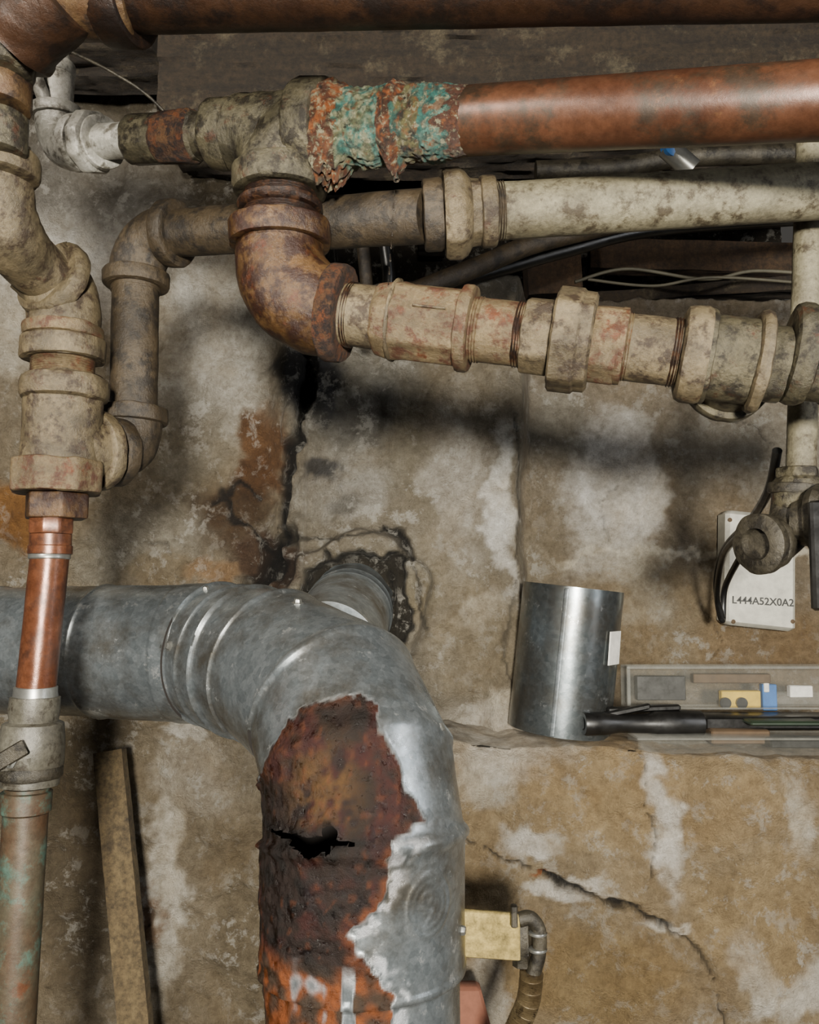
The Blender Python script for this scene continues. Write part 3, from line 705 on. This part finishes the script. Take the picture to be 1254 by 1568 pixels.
            if ru<1 and p.y<pts[i].y:
                dd_=math.hypot((p.x-st.x)/.0165,(p.z-st.z)/.023)
                p=p+dv_*(.0012*math.exp(-((dd_-1)/.09)**2)+.0010*math.exp(-((dd_-.75)/.06)**2))*(1-ru)
                lx=p.x-st.x; lz=p.z-st.z
                if dd_<.7:
                    m=math.exp(-((math.hypot(lx+.001,lz-.006)-.0040)/.0009)**2)
                    m=max(m,math.exp(-(pdist(lx,lz,[(-.006,-.001),(.006,.001)])/.0009)**2))
                    m=max(m,math.exp(-(pdist(lx,lz,[(-.003,-.0045),(.004,-.0045),(-.001,-.013)])/.0009)**2))
                    p=p+dv_*.0012*m*(1-ru)
            p=p+dv_*(.0014*fr(p.x*9,p.y*9,p.z*9,2)+.0003*nz(p.x*45,p.y*45,p.z*45))
            ring.append(p);cols.append(c);rust.append(ru)
        rl.append(ring)
    mb=MB(); mb.rings(rl,M_DUCT,cap=False)
    nf=[]; rem=set(); keep=set()
    for f in mb.f:
        q=mb.v[f[0]]
        if q.y<.76 and -.16<q.x<-.02 and abs(q.z-hole.z)<.05:
            cxx=sum(mb.v[k].x for k in f)/4; czz=sum(mb.v[k].z for k in f)/4
            if hf(cxx,czz)<1: rem.update(f); continue
            keep.update(f)
        nf.append(f)
    for k in rem&keep:   # pull ragged rim onto the tear outline
        p=mb.v[k]; e=.0004
        for _ in range(2):
            f0=hf(p.x,p.z); gx=(hf(p.x+e,p.z)-f0)/e; gz=(hf(p.x,p.z+e)-f0)/e; g2=gx*gx+gz*gz
            if g2<1: break
            s_=(1-f0)/g2; dx=max(-.0012,min(.0012,gx*s_)); dz=max(-.0012,min(.0012,gz*s_))
            p=V((p.x+dx,p.y,p.z+dz))
        mb.v[k]=p
    mb.f=nf; mb.m=[0]*len(nf)
    o=finish('galvanised_duct_elbow',mb,0,ang=75)
    me=o.data
    at=me.color_attributes.new('Col','FLOAT_COLOR','POINT'); fl=[]; [fl.extend((*c,1)) for c in cols]; at.data.foreach_set('color',fl)
    ra=me.attributes.new('rust','FLOAT','POINT'); ra.data.foreach_set('value',rust)
    ms=MB()
    for (u,v,d) in [(264,990,.905),(95,1002,.965),(455,960,.86),(697,1425,.715),(660,1112,.745),(315,905,.95)]:
        q=W(u,v,d); i=min(range(N),key=lambda k:(pts[k]-q).length); dr=(q-pts[i]); dr=(dr-T[i]*dr.dot(T[i])).normalized()
        b0=pts[i]+dr*(rad[i]-.001)
        lathe(ms,b0,dr,[(0,.006),(.001,.006),(.0015,.0042),(.004,.0038),(.005,.003)],M_BRT,24,6)
    so=finish('sheet_metal_screws',ms,0); so.parent=o
ductmesh()
mb=MB(); A=W(500,1000,1.04); B=W(545,918,1.38); d=(B-A).normalized(); L=(B-A).length
pr=[(0,.064)]
for f_ in (.62,.72,.93): pr+=[(L*f_-.006,.0645),(L*f_-.003,.0665),(L*f_,.0645)]
pr+=[(L,.0645)]
lathe(mb,A,d,pr,M_GALV,96); finish('flue_pipe',mb,.0006,30)

# ---------------------------------------------------------------- ledge items
LZ=1.390
mb=MB()
c0=V((.214,1.245,LZ+.006)); R_=.072; H=.205; seg=110
ax_=V((.115,-.02,1)).normalized(); x,y=frame(ax_)
for rr in (R_,R_-.0016):
    rl=[]
    for i in range(13):
        t=i/12; r=rr+.0012*(math.exp(-((t-.06)/.02)**2)+math.exp(-((t-.94)/.02)**2))
        rl.append(ringpts(c0+ax_*(H*t),x,y,r,seg))
    mb.rings(rl,M_GALVN,cap=False)
mb.box(c0+ax_*(H*.5)+V((-.022,-.0692,0)),V((.003,-.0008,0)),V((0,.0012,0)),ax_*(H*.49),M_GALV,.0006)
finish('galvanised_duct_offcut',mb,.0004,20)
mb=MB(); mb.box(c0+ax_*.120+V((.0565,-.0475,0)),V((.010,.0125,0)),V((.0008,-.0006,0)),V((.002,0,.023)),M_LABEL,.0003); finish('paper_label',mb,0)
mb=MB()
def cb_(u0,v0,u1,v1,d,dep,mat,bev=.003):
    A=W(u0,v0,d);B=W(u1,v1,d); c=(A+B)/2; mb.box(c+V((0,dep/2,0)),V((abs(B.x-A.x)/2,0,0)),V((0,dep/2,0)),V((0,0,abs(A.z-B.z)/2)),mat,bev)
cb_(962,1022,1300,1085,1.22,.035,M_CLEAR,.004)
cb_(960,1020,1300,1025,1.218,.037,M_CLEARE,.001); cb_(960,1020,966,1086,1.218,.037,M_CLEARE,.001); cb_(960,1083,1300,1087,1.218,.037,M_CLEARE,.001)
for (a,b_,c_,d_,m) in [(975,1035,1050,1072,M_BLK),(990,1045,1040,1068,M_DIRON),(1105,1058,1165,1084,M_YEL),(1168,1048,1190,1088,M_BLUE),(1170,1044,1178,1060,M_LABEL),(1062,1032,1180,1046,M_CARD),(1190,1060,1290,1080,M_CLEAR),(1210,1050,1245,1068,M_LABEL)]:
    cb_(a,b_,c_,d_,1.235,.012,m,.001)
for a in (1110,1135): 
    q=W(a,1076,1.232); lathe(mb,q,V((0,-1,0)),[(0,.008),(.004,.008)],M_BLK,24)
finish('clear_blister_pack',mb,.0003,30)
mb=MB()
cb_(978,1132,1320,1160,1.12,.06,M_CLEAR,.003)
cb_(976,1130,1320,1134,1.118,.06,M_CLEARE,.001)
cb_(1080,1098,1300,1118,1.17,.05,M_BLK,.003)
cb_(1090,1118,1180,1140,1.15,.03,M_CARD,.002); cb_(1150,1105,1260,1112,1.14,.04,M_GREEN,.002); cb_(1180,1132,1300,1146,1.13,.03,M_BLK,.002)
finish('clear_plastic_tray',mb,.0005,30)
mb=MB(); A=W(893,1108,1.15); B=W(1072,1108,1.17); d=(B-A).normalized()
L=(B-A).length
lathe(mb,A,d,[(.006,.006),(0,.009),(0,.0145),(.004,.016),(.03,.015),(.05,.012),(.09,.013),(.1,.017),(L-.02,.0185),(L,.018),(L,.013),(L-.01,.012)],M_BLK,48)
mb.box(W(985,1085,1.17),V((.05,0,.002)),V((0,.006,0)),V((0,0,.004)),M_BLK,.002)
mb.box(W(950,1090,1.16),V((.04,0,.008)),V((0,.005,0)),V((0,0,.004)),M_BLK,.002)
finish('black_caulk_gun_handle',mb,0)

par=bpy.data.objects.new('meter_cover_box',None); sc.collection.objects.link(par)
mb=MB(); A=onwall(1108,786,1.375);B=onwall(1222,962,1.375)
cx=(A[0]+B[0])/2;cz=(A[1]+B[1])/2;hw=abs(A[0]-B[0])/2;hh=abs(A[1]-B[1])/2
mb.box(V((cx,1.395,cz)),V((0,.022,0)),V((hw,0,-.006)),V((.004,0,hh)),M_PLATE,.006)
for sx_ in (-.9,.9):
    for sz_ in (-.92,.92): lathe(mb,V((cx+sx_*hw*.93,1.374,cz+sz_*hh*.96)),V((0,-1,0)),[(0,.0035),(.001,.0035),(.002,.002)],M_CARD,16)
finish('cover_plate',mb,.0002,30,parent=par)
tx=bpy.data.curves.new('serial_text','FONT'); tx.body='L444A52X0A2'; tx.size=.0165; tx.align_x='CENTER'; tx.extrude=.0002; tx.offset=.0003
to=bpy.data.objects.new('serial_text',tx); sc.collection.objects.link(to); tx.materials.append(M_INK)
p=onwall(1168,926,1.372); to.location=(p[0],1.3722,p[1]); to.rotation_euler=(math.radians(90),math.radians(3),0); to.parent=par
mb=MB(); tube(mb,[W(1190,690,.80),W(1175,755,.85),W(1140,810,1.0),W(1108,850,1.15),W(1098,910,1.25),W(1106,950,1.28),W(1110,900,1.28),W(1135,850,1.2)],.0045,M_BLK)
tube(mb,[W(1106,945,1.27),W(1096,900,1.25),W(1104,850,1.2),W(1130,815,1.1),W(1165,800,.95),W(1205,790,.8)],.004,M_BLK); finish('black_cable_loop',mb,0)

def cable(name,pts,r,mat):
    mb=MB(); tube(mb,[W(*q) for q in pts],r,mat,16,12); finish(name,mb,0)
cable('black_cable',[(560,455,1.3),(700,430,1.32),(860,385,1.34),(1010,350,1.36),(1300,330,1.4)],.012,M_BLK)
cable('old_iron_pipe',[(540,480,1.22),(640,445,1.24),(740,405,1.27),(830,370,1.30),(1000,330,1.33)],.015,M_DTAN)
cable('pale_cable',[(880,432,1.46),(960,412,1.46),(1080,428,1.46),(1160,415,1.46),(1300,425,1.46)],.003,M_CABLE)
cable('pale_cable.001',[(900,428,1.42),(1000,438,1.42),(1100,425,1.42),(1300,440,1.42)],.0025,M_CABLE)
cable('pale_cable.002',[(110,80,1.2),(170,110,1.2),(230,150,1.22),(290,215,1.25)],.0022,M_DIRON)
cable('black_cable.001',[(590,380,1.28),(595,430,1.28),(585,480,1.28)],.010,M_BLK)
cable('steel_conduit',[(555,370,1.2),(562,450,1.2),(560,520,1.2)],.009,M_DTAN)
cable('steel_conduit.001',[(820,262,1.2),(940,258,1.2),(1060,240,1.2),(1300,235,1.2)],.014,M_DIRON)
mb=MB(); straight(mb,W(1020,225,.95),W(1060,260,.95),.012,M_BRT); lathe(mb,W(1025,228,.95),V((.3,-1,-.1)),[(0,.012),(.01,.012),(.012,.008)],M_BLUE,24); finish('pipe_hanger_clip',mb,0)

mb=MB(); c=W(745,1430,.80); mb.box(c,V((.031,0,-.002)),V((0,.004,0)),V((0,0,.021)),M_TANW,.001); finish('wood_stir_stick',mb,0)
mb=MB()
lathe(mb,W(798,1408,.81),Vd,[(0,.008),(.002,.010),(.03,.0105),(.032,.009),(.042,.009)],M_DIRON,32,6)
tube(mb,[W(795,1408,.80),W(812,1406,.80),W(825,1425,.80),W(824,1465,.80),W(812,1500,.80)],.0068,M_DIRON)
for k_ in (1425,1450): band(mb,W(823,k_,.80),Vd,.004,.009,M_BRT,0,32)
mb.box(W(787,1402,.79),V((.003,0,0)),V((0,.004,0)),V((0,0,.010)),M_DIRON,.001)
finish('cable_connector',mb,.0004,60)
mb=MB(); P,RR=crom([W(814,1488,.80),W(808,1535,.80),W(785,1590,.80),W(740,1720,.80)],[.0095]*4,80)
RR=[r+.0018*math.sin(i*1.3) for i,r in enumerate(RR)]; sweep(mb,P,RR,M_FLEX,24); finish('flexible_metal_conduit',mb,0,ang=80)
roughbeam('wood_lath',W(168,1150,1.24),W(225,1750,1.12),.021,.010,M_STICK,.001,50)
mb=MB(); mb.box(W(722,1610,.98),V((.030,0,-.0)),V((0,.012,0)),V((-.02,0,.075)),M_TERRA,.003); finish('terracotta_brick',mb,.001,60)

# ---------------------------------------------------------------- light & camera
def area(name,loc,target,size,power,col,sy=None):
    l=bpy.data.lights.new(name,'AREA'); l.shape='DISK'; l.size=size; l.energy=power; l.color=col
    if sy: l.shape='RECTANGLE'; l.size_y=sy
    o=bpy.data.objects.new(name,l); sc.collection.objects.link(o); o.location=loc
    o.rotation_euler=(Vector(target)-Vector(loc)).to_track_quat('-Z','Y').to_euler()
area('work_lamp',(.07,-.95,1.68),(.05,1.3,1.6),.18,120,(1,.95,.84))
area('fill_upper_left',(-.55,.0,2.2),(-.3,1.3,1.7),.12,13,(1,.93,.82))  # unseen fill added to brighten the upper-left wall
area('duct_highlight_fill',(1.25,.15,1.9),(0,.9,1.4),.10,8,(.95,.97,1),.9)  # unseen light added to give the duct a right-edge highlight
w=bpy.data.worlds.new('World'); sc.world=w; w.use_nodes=True
bg=w.node_tree.nodes['Background']; bg.inputs[0].default_value=(1,.94,.85,1); bg.inputs[1].default_value=.06
cam=bpy.data.cameras.new('Camera'); cam.sensor_fit='HORIZONTAL'; cam.sensor_width=36; cam.lens=37.5; cam.clip_start=.01
co=bpy.data.objects.new('Camera',cam); sc.collection.objects.link(co); co.location=CAM; co.rotation_euler=(math.radians(95),0,0)
sc.camera=co
